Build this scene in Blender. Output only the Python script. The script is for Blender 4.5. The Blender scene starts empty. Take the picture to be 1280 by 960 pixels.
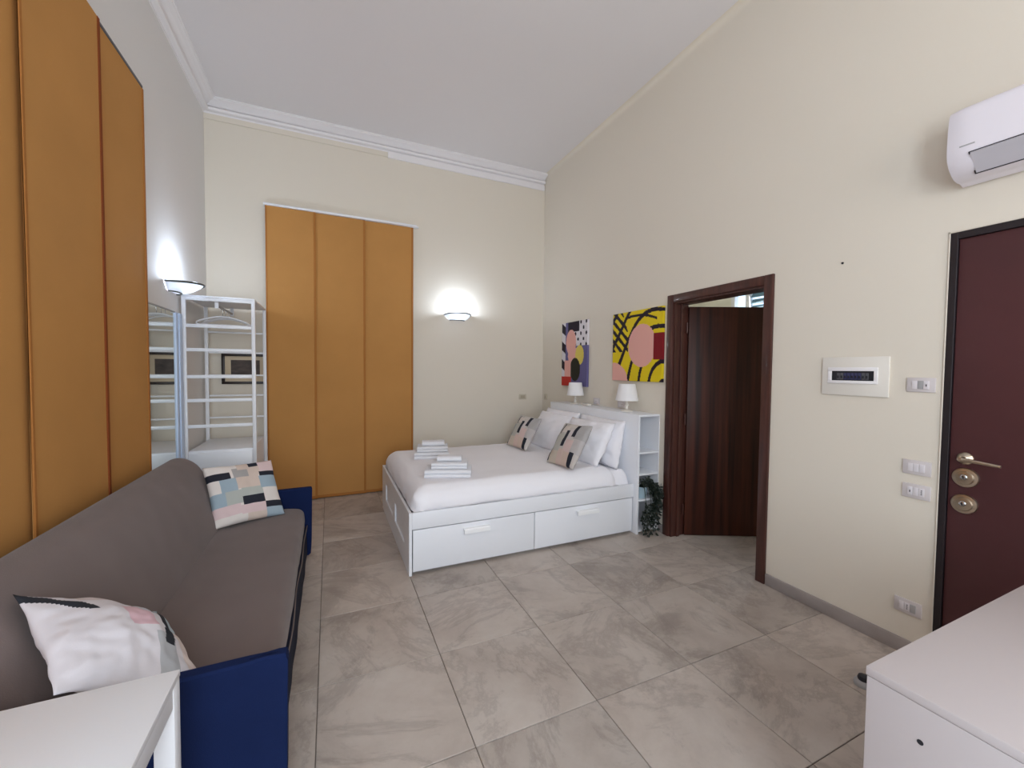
import bpy, bmesh, math, random
from mathutils import Vector, Matrix, noise
random.seed(7)
S = bpy.context.scene
COL = S.collection

# ------------------------------------------------------------------ camera
H = 1.55
YAW, PITCH, ROLL = 0.42046, 0.03537, 0.0093
fw = Vector((math.sin(YAW)*math.cos(PITCH), math.cos(YAW)*math.cos(PITCH), -math.sin(PITCH)))
r0 = Vector((math.cos(YAW), -math.sin(YAW), 0)); u0 = r0.cross(fw)
rt = math.cos(ROLL)*r0 + math.sin(ROLL)*u0; up = math.cos(ROLL)*u0 - math.sin(ROLL)*r0
cd = bpy.data.cameras.new('camera'); cam = bpy.data.objects.new('camera', cd); COL.objects.link(cam)
cd.sensor_width = 36; cd.lens = 510.46/1280*36; cd.clip_start = 0.02
M = Matrix((rt, up, -fw)).transposed().to_4x4(); M.translation = Vector((0, 0, H)); cam.matrix_world = M
S.camera = cam

# ------------------------------------------------------------------ world, daylight, exposure
w = bpy.data.worlds.new('sky'); S.world = w; w.use_nodes = True
w.node_tree.nodes['Background'].inputs[0].default_value = (0.62, 0.80, 1.0, 1)
w.node_tree.nodes['Background'].inputs[1].default_value = 1.6
S.view_settings.view_transform = 'Standard'; S.view_settings.look = 'None'
S.view_settings.gamma = 1; S.view_settings.use_curve_mapping = False
S.view_settings.exposure = 0.10
def area(name, loc, tgt, sx, sy, power, col):
    d = bpy.data.lights.new(name, 'AREA'); d.shape = 'RECTANGLE'; d.size = sx; d.size_y = sy; d.energy = power; d.color = col
    o = bpy.data.objects.new(name, d); COL.objects.link(o); o.location = loc
    o.rotation_euler = (Vector(tgt)-Vector(loc)).to_track_quat('-Z', 'Y').to_euler(); return o
# fill lights in added, unseen windows behind the camera and in the left wall
area('window_area_light', (-0.15, -1.72, 2.0), (-0.15, 5, 1.9), 1.3, 2.7, 104, (0.80, 0.90, 1.0))
area('window_area_light', (-1.31, -0.75, 2.1), (5, -0.75, 1.4), 1.0, 2.4, 6, (0.66, 0.82, 1.0))
area('window_area_light', (2.05, -1.72, 2.0), (2.05, 5, 2.0), 1.1, 2.7, 30, (1.0, 0.90, 0.82))
# daylight through the bathroom window
area('window_area_light', (4.62, 3.0, 1.95), (2.9, 2.8, 1.6), 0.8, 1.4, 40, (0.95, 0.97, 1.0))

# ------------------------------------------------------------------ helpers
def lin(c):
    return tuple((v/255/12.92 if v/255 <= 0.04045 else ((v/255+0.055)/1.055)**2.4) for v in c) + (1,)
MATS = {}
def mat(name, rgb, rough=0.5, metal=0.0, bump=0.0, bscale=60, var=0.0, vscale=3, emit=None, estr=0, spec=0.5, sheen=0, coat=0, stretch=None):
    if name in MATS: return MATS[name]
    m = bpy.data.materials.new(name); m.use_nodes = True; nt = m.node_tree; b = nt.nodes['Principled BSDF']
    c = lin(rgb)
    b.inputs['Base Color'].default_value = c; b.inputs['Roughness'].default_value = rough; b.inputs['Metallic'].default_value = metal
    b.inputs['Specular IOR Level'].default_value = spec
    if sheen: b.inputs['Sheen Weight'].default_value = sheen
    if coat: b.inputs['Coat Weight'].default_value = coat
    tc = nt.nodes.new('ShaderNodeTexCoord'); mp = nt.nodes.new('ShaderNodeMapping'); nt.links.new(tc.outputs['Object'], mp.inputs[0])
    if stretch: mp.inputs['Scale'].default_value = stretch
    if var:
        n = nt.nodes.new('ShaderNodeTexNoise'); n.inputs['Scale'].default_value = vscale; n.inputs['Detail'].default_value = 5
        nt.links.new(mp.outputs[0], n.inputs['Vector'])
        cr = nt.nodes.new('ShaderNodeValToRGB'); nt.links.new(n.outputs[0], cr.inputs[0])
        cr.color_ramp.elements[0].position = 0.3; cr.color_ramp.elements[1].position = 0.7
        cr.color_ramp.elements[0].color = tuple(v*(1-var) for v in c[:3])+(1,); cr.color_ramp.elements[1].color = tuple(min(1, v*(1+var)) for v in c[:3])+(1,)
        nt.links.new(cr.outputs[0], b.inputs['Base Color'])
    if bump:
        n = nt.nodes.new('ShaderNodeTexNoise'); n.inputs['Scale'].default_value = bscale; n.inputs['Detail'].default_value = 3
        nt.links.new(mp.outputs[0], n.inputs['Vector'])
        bp = nt.nodes.new('ShaderNodeBump'); bp.inputs['Strength'].default_value = bump; bp.inputs['Distance'].default_value = 0.01
        nt.links.new(n.outputs[0], bp.inputs['Height']); nt.links.new(bp.outputs[0], b.inputs['Normal'])
    if emit:
        b.inputs['Emission Color'].default_value = lin(emit); b.inputs['Emission Strength'].default_value = estr
    MATS[name] = m; return m
def attr_mat(name, rough=0.8, bump=0.15, bscale=300):
    m = bpy.data.materials.new(name); m.use_nodes = True; nt = m.node_tree; b = nt.nodes['Principled BSDF']
    a = nt.nodes.new('ShaderNodeAttribute'); a.attribute_name = 'print'
    nt.links.new(a.outputs['Color'], b.inputs['Base Color']); b.inputs['Roughness'].default_value = rough
    b.inputs['Specular IOR Level'].default_value = 0.2
    tc = nt.nodes.new('ShaderNodeTexCoord'); n = nt.nodes.new('ShaderNodeTexNoise'); n.inputs['Scale'].default_value = bscale
    nt.links.new(tc.outputs['Object'], n.inputs['Vector'])
    bp = nt.nodes.new('ShaderNodeBump'); bp.inputs['Strength'].default_value = bump; bp.inputs['Distance'].default_value = 0.003
    nt.links.new(n.outputs[0], bp.inputs['Height']); nt.links.new(bp.outputs[0], b.inputs['Normal'])
    return m
WL = {}
def thing(name, loc, label, cat, group=None, kind=None, parent=None):
    o = bpy.data.objects.new(name, None); COL.objects.link(o); o.empty_display_size = 0.1
    o.location = loc; WL[o.name] = Vector(loc); tag(o, label, cat, group, kind); return o
def tag(o, label=None, cat=None, group=None, kind=None):
    if label: o['label'] = label
    if cat: o['category'] = cat
    if group: o['group'] = group
    if kind: o['kind'] = kind
    return o
def obj(name, bm, m, parent=None, smooth=False, label=None, cat=None, group=None, kind=None, base=True):
    """bm is in world coordinates; top-level objects get their origin at their base, children are shifted by the root."""
    me = bpy.data.meshes.new(name)
    bmesh.ops.recalc_face_normals(bm, faces=bm.faces)
    if parent is None:
        if base:
            xs = [v.co for v in bm.verts]
            o_ = Vector(((min(c.x for c in xs)+max(c.x for c in xs))/2, (min(c.y for c in xs)+max(c.y for c in xs))/2, min(c.z for c in xs)))
        else: o_ = Vector((0, 0, 0))
    else: o_ = WL[parent.name]
    for v in bm.verts: v.co -= o_
    bm.to_mesh(me); bm.free()
    for mm in (m if isinstance(m, (list, tuple)) else [m]): me.materials.append(mm)
    if smooth:
        for p in me.polygons: p.use_smooth = True
        if smooth == 'angle': me.set_sharp_from_angle(angle=math.radians(35))
    o = bpy.data.objects.new(name, me); COL.objects.link(o)
    if parent is None: o.location = o_
    else: o.parent = parent
    WL[o.name] = o_
    tag(o, label, cat, group, kind); return o
def bx(bm, x0, x1, y0, y1, z0, z1, bev=0, seg=2):
    t = bmesh.new(); bmesh.ops.create_cube(t, size=1)
    for v in t.verts: v.co = Vector((x0 if v.co.x < 0 else x1, y0 if v.co.y < 0 else y1, z0 if v.co.z < 0 else z1))
    if bev: bmesh.ops.bevel(t, geom=t.edges[:], offset=bev, segments=seg, affect='EDGES', profile=0.5)
    merge(bm, t); return bm
def merge(bm, t, mx=None):
    if mx is not None: bmesh.ops.transform(t, matrix=mx, verts=t.verts)
    me = bpy.data.meshes.new('t'); t.to_mesh(me); t.free(); bm.from_mesh(me); bpy.data.meshes.remove(me)
def box(name, x0, x1, y0, y1, z0, z1, m, parent=None, bev=0.003, **k):
    return obj(name, bx(bmesh.new(), x0, x1, y0, y1, z0, z1, bev), m, parent, smooth='angle' if bev else False, **k)
def tube(bm, pts, r, n=10, closed=False):
    pts = [Vector(p) for p in pts]; rings = []; N = len(pts); ref = Vector((0.123, 0.456, 0.88)).normalized(); prev = None
    for i, p in enumerate(pts):
        a = pts[(i-1) % N] if (closed or i > 0) else p; b = pts[(i+1) % N] if (closed or i < N-1) else p
        t = (b-a).normalized()
        if prev is None: prev = (ref - t*ref.dot(t)).normalized()
        else: prev = (prev - t*prev.dot(t)).normalized()
        q = t.cross(prev); rr = r[i] if isinstance(r, (list, tuple)) else r
        rings.append([bm.verts.new(p + rr*(math.cos(2*math.pi*k/n)*prev + math.sin(2*math.pi*k/n)*q)) for k in range(n)])
    for i in range(N if closed else N-1):
        A, B = rings[i], rings[(i+1) % N]
        for k in range(n): bm.faces.new((A[k], A[(k+1) % n], B[(k+1) % n], B[k]))
    if not closed: bm.faces.new(rings[0][::-1]); bm.faces.new(rings[-1])
    return bm
def lathe(bm, prof, c, axis='z', n=28, caps=True):
    c = Vector(c); rings = []
    for r, h in prof:
        ring = []
        for k in range(n):
            a = 2*math.pi*k/n; p, q = r*math.cos(a), r*math.sin(a)
            ring.append(bm.verts.new(c + (Vector((p, q, h)) if axis == 'z' else Vector((h, p, q)) if axis == 'x' else Vector((p, h, q)))))
        rings.append(ring)
    for A, B in zip(rings, rings[1:]):
        for k in range(n): bm.faces.new((A[k], A[(k+1) % n], B[(k+1) % n], B[k]))
    if caps: bm.faces.new(rings[0][::-1]); bm.faces.new(rings[-1])
    return bm
def prism(bm, prof, a0, a1, axis='y', n=1, fn=None):
    """closed profile of 2D points swept along an axis: axis y -> profile is (x,z); axis x -> profile is (y,z)"""
    rings = []
    for i in range(n+1):
        a = a0+(a1-a0)*i/n; ring = []
        for p, q in prof:
            v = Vector((p, a, q)) if axis == 'y' else Vector((a, p, q)) if axis == 'x' else Vector((p, q, a))
            if fn: v = fn(v, i/n)
            ring.append(bm.verts.new(v))
        rings.append(ring)
    k = len(prof)
    for A, B in zip(rings, rings[1:]):
        for j in range(k): bm.faces.new((A[j], A[(j+1) % k], B[(j+1) % k], B[j]))
    bm.faces.new(rings[0][::-1]); bm.faces.new(rings[-1]); return bm
def wall(name, axis, pos, th, u0, u1, z0, z1, holes, m, label):
    """wall slab normal to axis, face at pos, thickness th (signed), holes as (u0,u1,z0,z1)"""
    us = sorted({u0, u1, *[h[0] for h in holes], *[h[1] for h in holes]}); zs = sorted({z0, z1, *[h[2] for h in holes], *[h[3] for h in holes]})
    bm = bmesh.new(); V = {}
    solid = lambda i, j: 0 <= i < len(us)-1 and 0 <= j < len(zs)-1 and not any(h[0] <= us[i] and us[i+1] <= h[1] and h[2] <= zs[j] and zs[j+1] <= h[3] for h in holes)
    def v(i, j, s):
        if (i, j, s) not in V:
            p = pos+(th if s else 0)
            V[i, j, s] = bm.verts.new((p, us[i], zs[j]) if axis == 'x' else (us[i], p, zs[j]))
        return V[i, j, s]
    for i in range(len(us)-1):
        for j in range(len(zs)-1):
            if not solid(i, j): continue
            for s in (0, 1): bm.faces.new((v(i, j, s), v(i+1, j, s), v(i+1, j+1, s), v(i, j+1, s)))
            if not solid(i-1, j): bm.faces.new((v(i, j, 0), v(i, j, 1), v(i, j+1, 1), v(i, j+1, 0)))
            if not solid(i+1, j): bm.faces.new((v(i+1, j, 0), v(i+1, j, 1), v(i+1, j+1, 1), v(i+1, j+1, 0)))
            if not solid(i, j-1): bm.faces.new((v(i, j, 0), v(i, j, 1), v(i+1, j, 1), v(i+1, j, 0)))
            if not solid(i, j+1): bm.faces.new((v(i, j+1, 0), v(i, j+1, 1), v(i+1, j+1, 1), v(i+1, j+1, 0)))
    return obj(name, bm, m, label=label, kind='structure', base=False)
def copy_tree(o, parent=None):
    c = o.copy(); COL.objects.link(c); c.parent = parent
    for ch in list(o.children): copy_tree(ch, c)
    return c

# ------------------------------------------------------------------ materials
m_wall = mat('cream_wall_paint', (228, 219, 204), 0.75, bump=0.06, bscale=220, spec=0.25)
m_wall_sconce = mat('sconce_lit_wall_paint', (228, 225, 222), 0.75, bump=0.06, bscale=220, spec=0.25)  # left wall coloured paler to imitate the bluish sconce light on it
m_ceil = mat('ceiling_paint', (231, 227, 227), 0.85, bump=0.03, bscale=150, spec=0.2)
m_trimw = mat('white_plaster', (240, 236, 236), 0.6, spec=0.3)
m_white = mat('white_laminate', (238, 239, 243), 0.35)
m_offw = mat('white_plastic', (232, 226, 216), 0.4)
m_grout = mat('grout', (128, 116, 106), 0.9, bump=0.1)
m_orange = mat('orange_canvas', (190, 138, 80), 0.85, bump=0.12, bscale=500, var=0.05, vscale=2, spec=0.1)
m_hem = mat('orange_hem', (172, 114, 60), 0.85, spec=0.1)
m_hem_shadow = mat('seam_shadow_hem', (134, 70, 38), 0.85, spec=0.1)  # shadow at the left curtain's panel overlaps, painted as dark red-brown hems
m_skirt = mat('charcoal_navy_cotton', (36, 40, 56), 0.9, bump=0.12, bscale=300, spec=0.15)
m_taupe = mat('taupe_jersey', (112, 98, 94), 0.95, bump=0.12, bscale=260, var=0.06, vscale=2.5, spec=0.1, sheen=0.2)
m_navy = mat('navy_cotton', (19, 33, 72), 0.9, bump=0.12, bscale=300, var=0.15, vscale=3, spec=0.15)
m_linen = mat('white_cotton', (246, 244, 248), 0.9, bump=0.25, bscale=14, spec=0.15)
m_towel = mat('white_terry', (240, 240, 244), 0.95, bump=0.5, bscale=350, spec=0.1)
m_brown = mat('dark_wenge_casing', (72, 40, 33), 0.4, var=0.35, vscale=6, stretch=(6, 6, 0.5), coat=0.1)
m_frame = mat('dark_frame', (38, 24, 20), 0.4)
m_maroon = mat('maroon_laminate', (78, 40, 42), 0.45, var=0.12, vscale=2, bump=0.03, bscale=300)
m_blackmetal = mat('dark_steel', (30, 22, 26), 0.5)
m_brass = mat('brushed_nickel', (196, 184, 166), 0.3, metal=1.0)
m_chrome = mat('chrome', (190, 190, 190), 0.2, metal=1.0)
m_darkp = mat('dark_plastic', (30, 32, 40), 0.4)
m_blue = mat('blue_breaker', (52, 54, 92), 0.4)
m_greyp = mat('grey_plastic', (170, 168, 168), 0.4)
m_dgrey = mat('dark_grey_plastic', (84, 84, 90), 0.5)
m_mirror = mat('mirror_silver', (225, 230, 228), 0.02, metal=1.0)
m_mirfr = mat('pale_blue_frame', (196, 214, 240), 0.4)
m_shade = mat('white_lampshade', (240, 238, 238), 0.9, bump=0.1, bscale=200)
m_leaf = mat('dark_green_leaf', (24, 34, 26), 0.5, var=0.3, vscale=30)
m_stem = mat('vine_stem', (40, 48, 32), 0.7)
m_pot = mat('pale_blue_ceramic', (168, 192, 204), 0.35)
m_soil = mat('soil', (44, 34, 28), 0.95)
m_bath = mat('bathroom_wall', (238, 236, 222), 0.6)
m_shut = mat('teal_shutter', (96, 128, 140), 0.5)
m_bulb = mat('lit_halogen_tube', (255, 255, 255), 0.5, emit=(255, 252, 248), estr=25)

def tile_material():
    m = bpy.data.materials.new('stone_tile'); m.use_nodes = True; nt = m.node_tree; b = nt.nodes['Principled BSDF']; L = nt.links.new
    tc = nt.nodes.new('ShaderNodeTexCoord'); oi = nt.nodes.new('ShaderNodeObjectInfo')
    ml = nt.nodes.new('ShaderNodeVectorMath'); ml.operation = 'MULTIPLY_ADD'
    cx = nt.nodes.new('ShaderNodeCombineXYZ')
    for i, k in enumerate((37.0, 71.0, 19.0)):
        mm = nt.nodes.new('ShaderNodeMath'); mm.operation = 'MULTIPLY'; mm.inputs[1].default_value = k; L(oi.outputs['Random'], mm.inputs[0]); L(mm.outputs[0], cx.inputs[i])
    L(tc.outputs['Object'], ml.inputs[0]); ml.inputs[1].default_value = (1, 1, 1); L(cx.outputs[0], ml.inputs[2])
    def noi(s, d, dist, rough=0.55):
        n = nt.nodes.new('ShaderNodeTexNoise'); n.inputs['Scale'].default_value = s; n.inputs['Detail'].default_value = d; n.inputs['Distortion'].default_value = dist; n.inputs['Roughness'].default_value = rough
        L(ml.outputs[0], n.inputs['Vector']); return n
    def ramp(n, stops):
        r = nt.nodes.new('ShaderNodeValToRGB'); L(n.outputs[0], r.inputs[0]); e = r.color_ramp.elements
        e[0].position, e[0].color = stops[0]; e[1].position, e[1].color = stops[-1]
        for p, c in stops[1:-1]: x = e.new(p); x.color = c
        return r
    base = ramp(noi(2.6, 9, 0.3, 0.65), [(0.30, lin((172, 159, 149))), (0.52, lin((190, 178, 168))), (0.72, lin((200, 190, 181)))])
    vein = ramp(noi(1.1, 10, 0.9, 0.68), [(0.0, (0, 0, 0, 1)), (0.455, (0, 0, 0, 1)), (0.49, (1, 1, 1, 1)), (0.52, (0.15, 0.15, 0.15, 1)), (0.58, (0, 0, 0, 1)), (1, (0, 0, 0, 1))])
    blot = ramp(noi(1.5, 12, 0.5, 0.74), [(0.535, (0, 0, 0, 1)), (0.60, (1, 1, 1, 1))])
    mx1 = nt.nodes.new('ShaderNodeMix'); mx1.data_type = 'RGBA'; sc = nt.nodes.new('ShaderNodeMath'); sc.operation = 'MULTIPLY'; sc.inputs[1].default_value = 0.30
    L(vein.outputs[0], sc.inputs[0]); L(sc.outputs[0], mx1.inputs['Factor']); L(base.outputs[0], mx1.inputs['A']); mx1.inputs['B'].default_value = lin((118, 106, 98))
    mx2 = nt.nodes.new('ShaderNodeMix'); mx2.data_type = 'RGBA'; sc2 = nt.nodes.new('ShaderNodeMath'); sc2.operation = 'MULTIPLY'; sc2.inputs[1].default_value = 0.38
    L(blot.outputs[0], sc2.inputs[0]); L(sc2.outputs[0], mx2.inputs['Factor']); L(mx1.outputs['Result'], mx2.inputs['A']); mx2.inputs['B'].default_value = lin((132, 122, 115))
    # each tile a touch lighter or darker than its neighbour
    hv = nt.nodes.new('ShaderNodeHueSaturation'); L(mx2.outputs['Result'], hv.inputs['Color'])
    mr = nt.nodes.new('ShaderNodeMapRange'); L(oi.outputs['Random'], mr.inputs[0]); mr.inputs[3].default_value = 0.88; mr.inputs[4].default_value = 1.08; L(mr.outputs[0], hv.inputs['Value'])
    L(hv.outputs[0], b.inputs['Base Color']); b.inputs['Roughness'].default_value = 0.45; b.inputs['Specular IOR Level'].default_value = 0.35
    bp = nt.nodes.new('ShaderNodeBump'); bp.inputs['Strength'].default_value = 0.12; bp.inputs['Distance'].default_value = 0.005
    n = noi(9, 6, 0.3); L(n.outputs[0], bp.inputs['Height']); L(bp.outputs[0], b.inputs['Normal'])
    return m
m_tile = tile_material()
def wood_material():
    m = bpy.data.materials.new('mahogany_veneer'); m.use_nodes = True; nt = m.node_tree; b = nt.nodes['Principled BSDF']; L = nt.links.new
    tc = nt.nodes.new('ShaderNodeTexCoord'); mp = nt.nodes.new('ShaderNodeMapping'); mp.inputs['Scale'].default_value = (9, 9, 0.35); L(tc.outputs['Object'], mp.inputs[0])
    n = nt.nodes.new('ShaderNodeTexNoise'); n.inputs['Scale'].default_value = 2.2; n.inputs['Detail'].default_value = 8; L(mp.outputs[0], n.inputs['Vector'])
    r = nt.nodes.new('ShaderNodeValToRGB'); L(n.outputs[0], r.inputs[0]); e = r.color_ramp.elements
    e[0].position, e[0].color = 0.3, lin((34, 13, 9)); e[1].position, e[1].color = 0.7, lin((80, 38, 23))
    L(r.outputs[0], b.inputs['Base Color']); b.inputs['Roughness'].default_value = 0.45; b.inputs['Specular IOR Level'].default_value = 0.3
    return m
m_maho = wood_material()

# ------------------------------------------------------------------ the room
XL, XR, YB, YF, ZC = -1.20, 2.90, 5.37, -1.60, 4.365
bm = bmesh.new(); bx(bm, XL-0.1, XR+1.9, YF-0.1, YB+0.1, -0.08, -0.007)
floor_o = obj('floor', bm, m_grout, label='grey beige stone tile floor with thin joints', kind='structure', base=False)
TS, G = 0.6, 0.0018
tile_cache = {}
def add_tile(x0, x1, y0, y1, off=0):
    key = (round(x1-x0, 3), round(y1-y0, 3))
    if key not in tile_cache:
        hx, hy = key[0]/2-G, key[1]/2-G; b = bmesh.new(); bx(b, -hx, hx, -hy, hy, -0.007, 0, 0.0016, 1)
        me = bpy.data.meshes.new('tile'); b.to_mesh(me); b.free(); me.materials.append(m_tile); tile_cache[key] = me
    o = bpy.data.objects.new('tile', tile_cache[key]); COL.objects.link(o); o.parent = floor_o
    o.location = ((x0+x1)/2, (y0+y1)/2, random.uniform(-0.0006, 0))
def cuts(o, a, b):
    k = math.ceil((a-o)/TS-1e-6); c = [a]
    while o+k*TS < b-1e-6:
        if o+k*TS-c[-1] > 0.02: c.append(o+k*TS)
        k += 1
    c.append(b); return c
xs = cuts(0.54, XL, XR+1.2); ys = cuts(1.536, YF, YB)
for a, b in zip(xs, xs[1:]):
    for c, d in zip(ys, ys[1:]):
        if a > XR+0.3 and not (1.2 < c < 4.2): continue
        add_tile(a, b, c, d)

wall('wall_back', 'y', YB, 0.15, XL-0.15, XR+0.14, 0, ZC, [], m_wall, 'cream back wall with the orange panel curtain and a lit sconce')
wall('wall_left', 'x', XL, -0.15, YF-0.15, YB, 0, ZC, [(-1.3, -0.2, 0.85, 3.35)], m_wall_sconce, 'left wall coloured paler for sconce light, behind the long orange panel curtain')
wall('wall_right', 'x', XR, 0.14, YF-0.15, YB, 0, ZC, [(1.975, 2.855, 0, 2.19), (0.085, 1.015, 0, 2.262)], m_wall, 'cream right wall with the brown open door and the maroon entrance door')
wall('wall_rear', 'y', YF, -0.15, XL, XR, 0, ZC, [(-0.8, 0.5, 0.65, 3.35), (1.5, 2.6, 0.65, 3.35)], m_wall, 'cream wall behind the camera with openings for two added windows')
bm = bmesh.new(); bx(bm, XL-0.15, XR+0.14, YF-0.15, YB+0.15, ZC, ZC+0.1)
obj('ceiling', bm, m_ceil, label='high off-white plaster ceiling', kind='structure', base=False)
# added, unseen windows behind the camera: frame and mullion
for nm, x0, x1, lb in (('added_window_1', -0.8, 0.5, 'added, unseen tall white framed window behind the camera, nearer the left wall'), ('added_window_2', 1.5, 2.6, 'added, unseen tall white framed window behind the camera, nearer the entrance door')):
    bm = bmesh.new(); xm = (x0+x1)/2
    for a in ((x0, x0+0.06, 0.65, 3.35), (x1-0.06, x1, 0.65, 3.35), (xm-0.03, xm+0.03, 0.65, 3.35), (x0, x1, 0.65, 0.71), (x0, x1, 3.29, 3.35)): bx(bm, a[0], a[1], YF-0.09, YF-0.03, a[2], a[3])
    obj(nm, bm, m_white, label=lb, kind='structure')

bm = bmesh.new()  # unseen window added in the left wall to hold a cool fill light
for a in ((-1.3, -1.24, 0.85, 3.35), (-0.26, -0.2, 0.85, 3.35), (-0.78, -0.72, 0.85, 3.35), (-1.3, -0.2, 0.85, 0.91), (-1.3, -0.2, 3.29, 3.35)): bx(bm, XL-0.09, XL-0.03, *a)
obj('added_window_4', bm, m_white, label='added, unseen tall white framed window in the left wall beside the camera', kind='structure')
# cornice: stepped moulding along back and left walls, mitred in the corner
prof = [(0, 4.234), (0.006, 4.234), (0.006, 4.254), (0.046, 4.256), (0.052, 4.264), (0.052, 4.282), (0.046, 4.288), (0.012, 4.290), (0.012, 4.300), (0.034, 4.302),
        (0.050, 4.318), (0.080, 4.334), (0.112, 4.344), (0.114, 4.352), (0.126, 4.354), (0.126, ZC), (0, ZC)]
def cornice(name, side, a0, a1, label):
    bm = bmesh.new(); R1 = []; R2 = []
    for p, z in prof:
        if side == 'back': R1.append(bm.verts.new((XL+p, YB-p, z))); R2.append(bm.verts.new((a1, YB-p, z)))
        else: R1.append(bm.verts.new((XL+p, YB-p, z))); R2.append(bm.verts.new((XL+p, a1, z)))
    k = len(prof)
    for j in range(k): bm.faces.new((R1[j], R1[(j+1) % k], R2[(j+1) % k], R2[j]))
    bm.faces.new(R1); bm.faces.new(R2[::-1])
    return obj(name, bm, m_trimw, label=label, kind='structure', base=False)
cornice('trim_1', 'back', XL, XR-0.015, 'white stepped plaster cornice along the back wall')
cornice('trim_2', 'left', YB, YF, 'white stepped plaster cornice along the left wall')
bm = bmesh.new(); bx(bm, 0.68, XR-0.015, YB-0.022, YB, 4.165, 4.234, 0.003); obj('trim_3', bm, m_trimw, label='extra white fascia strip under the right half of the back cornice', kind='structure', base=False)
bm = bmesh.new(); bx(bm, XL, 0.68, YB-0.010, YB, 4.175, 4.234, 0.002); obj('trim_4', bm, m_wall, label='cream painted strip under the left half of the back cornice', kind='structure', base=False)
# soft cove where the right wall runs into the ceiling
bm = bmesh.new(); rc = 0.05; pr = [(XR, ZC), (XR, ZC-rc)]
for i in range(1, 9):
    a = math.pi/2*i/8; pr.append((XR-rc+rc*math.cos(a), ZC-rc+rc*math.sin(a)))
prism(bm, pr, YF, YB-0.0, 'y'); obj('trim_5', bm, m_wall, smooth='angle', label='rounded cream cove between right wall and ceiling', kind='structure', base=False)
m_skirting = mat('grey_tile_skirting', (158, 149, 145), 0.5, var=0.12, vscale=5, bump=0.05, bscale=40)
# baseboards
for i, (nm, a, lb) in enumerate((('baseboard_right', (XR-0.012, XR, 1.017, 1.913, 0, 0.082), 'grey tile skirting along the right wall between the two doors'),
        ('baseboard_far_right', (XR-0.012, XR, 2.917, 2.975, 0, 0.082), 'short piece of grey tile skirting between brown door casing and bed'),
        ('baseboard_back', (XL, XR, YB-0.012, YB, 0, 0.082), 'grey tile skirting along the back wall'))):
    box(nm, *a, m_skirting, bev=0.002, label=lb, kind='structure')

# ------------------------------------------------------------------ bathroom beyond the open door
wall('wall_bathroom_far', 'x', 4.5, 0.1, 1.2, 4.9, 0, 2.75, [(2.55, 3.50, 1.2, 2.62)], m_bath, 'pale wall of the next room seen above the open brown door')
wall('wall_bathroom_back', 'y', 4.3, 0.1, XR+0.14, 4.5, 0, 2.75, [], m_bath, 'back wall of the next room')
wall('wall_bathroom_front', 'y', 1.3, -0.1, XR+0.14, 4.5, 0, 2.75, [], m_bath, 'front wall of the next room')
box('ceiling_bathroom', XR+0.14, 4.6, 1.2, 4.4, 2.75, 2.85, m_bath, bev=0, label='pale ceiling of the next room', kind='structure')
win = thing('window_3', (4.5, 3.02, 1.2), 'white window with teal louvred shutter glimpsed above the open door', None, kind='structure')
bm = bmesh.new()
for a in ((2.55, 2.60, 1.2, 2.62), (3.45, 3.50, 1.2, 2.62), (3.26, 3.31, 1.2, 2.62), (2.55, 3.5, 1.2, 1.25), (2.55, 3.5, 2.57, 2.62)): bx(bm, 4.49, 4.55, *a)
obj('window_frame', bm, m_white, win)
for k in range(18):
    bm = bmesh.new(); z = 1.29+k*0.072; bx(bm, -0.004, 0.004, 2.605, 3.255, -0.03, 0.03)
    bmesh.ops.transform(bm, matrix=Matrix.Translation((4.53, 0, z)) @ Matrix.Rotation(0.6, 4, 'Y'), verts=bm.verts); obj('slat', bm, m_shut, win)

# ------------------------------------------------------------------ brown door: casing, jambs, leaf
d = thing('door_1', (XR, 2.415, 0), 'dark brown wooden door standing half open into the next room', None, kind='structure')
bm = bmesh.new(); bx(bm, XR-0.018, XR+0.03, 1.916, 1.985, 0, 2.25, 0.005); obj('casing', bm, m_brown, d, smooth='angle')
bm = bmesh.new(); bx(bm, XR-0.018, XR+0.03, 2.845, 2.914, 0, 2.25, 0.005); obj('casing', bm, m_brown, d, smooth='angle')
bm = bmesh.new(); bx(bm, XR-0.016, XR+0.03, 1.985, 2.845, 2.18, 2.25, 0.005); obj('casing', bm, m_brown, d, smooth='angle')
for y0, y1 in ((1.975, 1.995), (2.825, 2.855)):
    bm = bmesh.new(); bx(bm, XR, XR+0.16, y0, y1, 0, 2.185, 0.002); obj('jamb', bm, m_brown, d)
bm = bmesh.new(); bx(bm, XR, XR+0.16, 1.99, 2.83, 2.165, 2.19, 0.002); obj('jamb', bm, m_brown, d)
bm = bmesh.new(); bx(bm, XR+0.055, XR+0.085, 2.806, 2.83, 0, 2.17, 0.003); obj('stop_strip', bm, m_brown, d)
hinge = Vector((XR+0.135, 2.822)); ang = math.atan2(2.506-2.822, 3.69-(XR+0.135))
RM = Matrix.Translation((hinge.x, hinge.y, 0)) @ Matrix.Rotation(ang, 4, 'Z')
bm = bmesh.new(); t = bmesh.new(); bx(t, 0.015, 0.80, -0.02, 0.02, 0.008, 2.145, 0.003); merge(bm, t, RM); leaf = obj('leaf', bm, m_maho, d, smooth='angle')
for z in (0.25, 1.1, 1.95):
    bm = bmesh.new(); tube(bm, [(hinge.x-0.005, hinge.y-0.012, z-0.05), (hinge.x-0.005, hinge.y-0.012, z+0.05)], 0.008); obj('hinge', bm, m_brown, d, smooth='angle')

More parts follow.
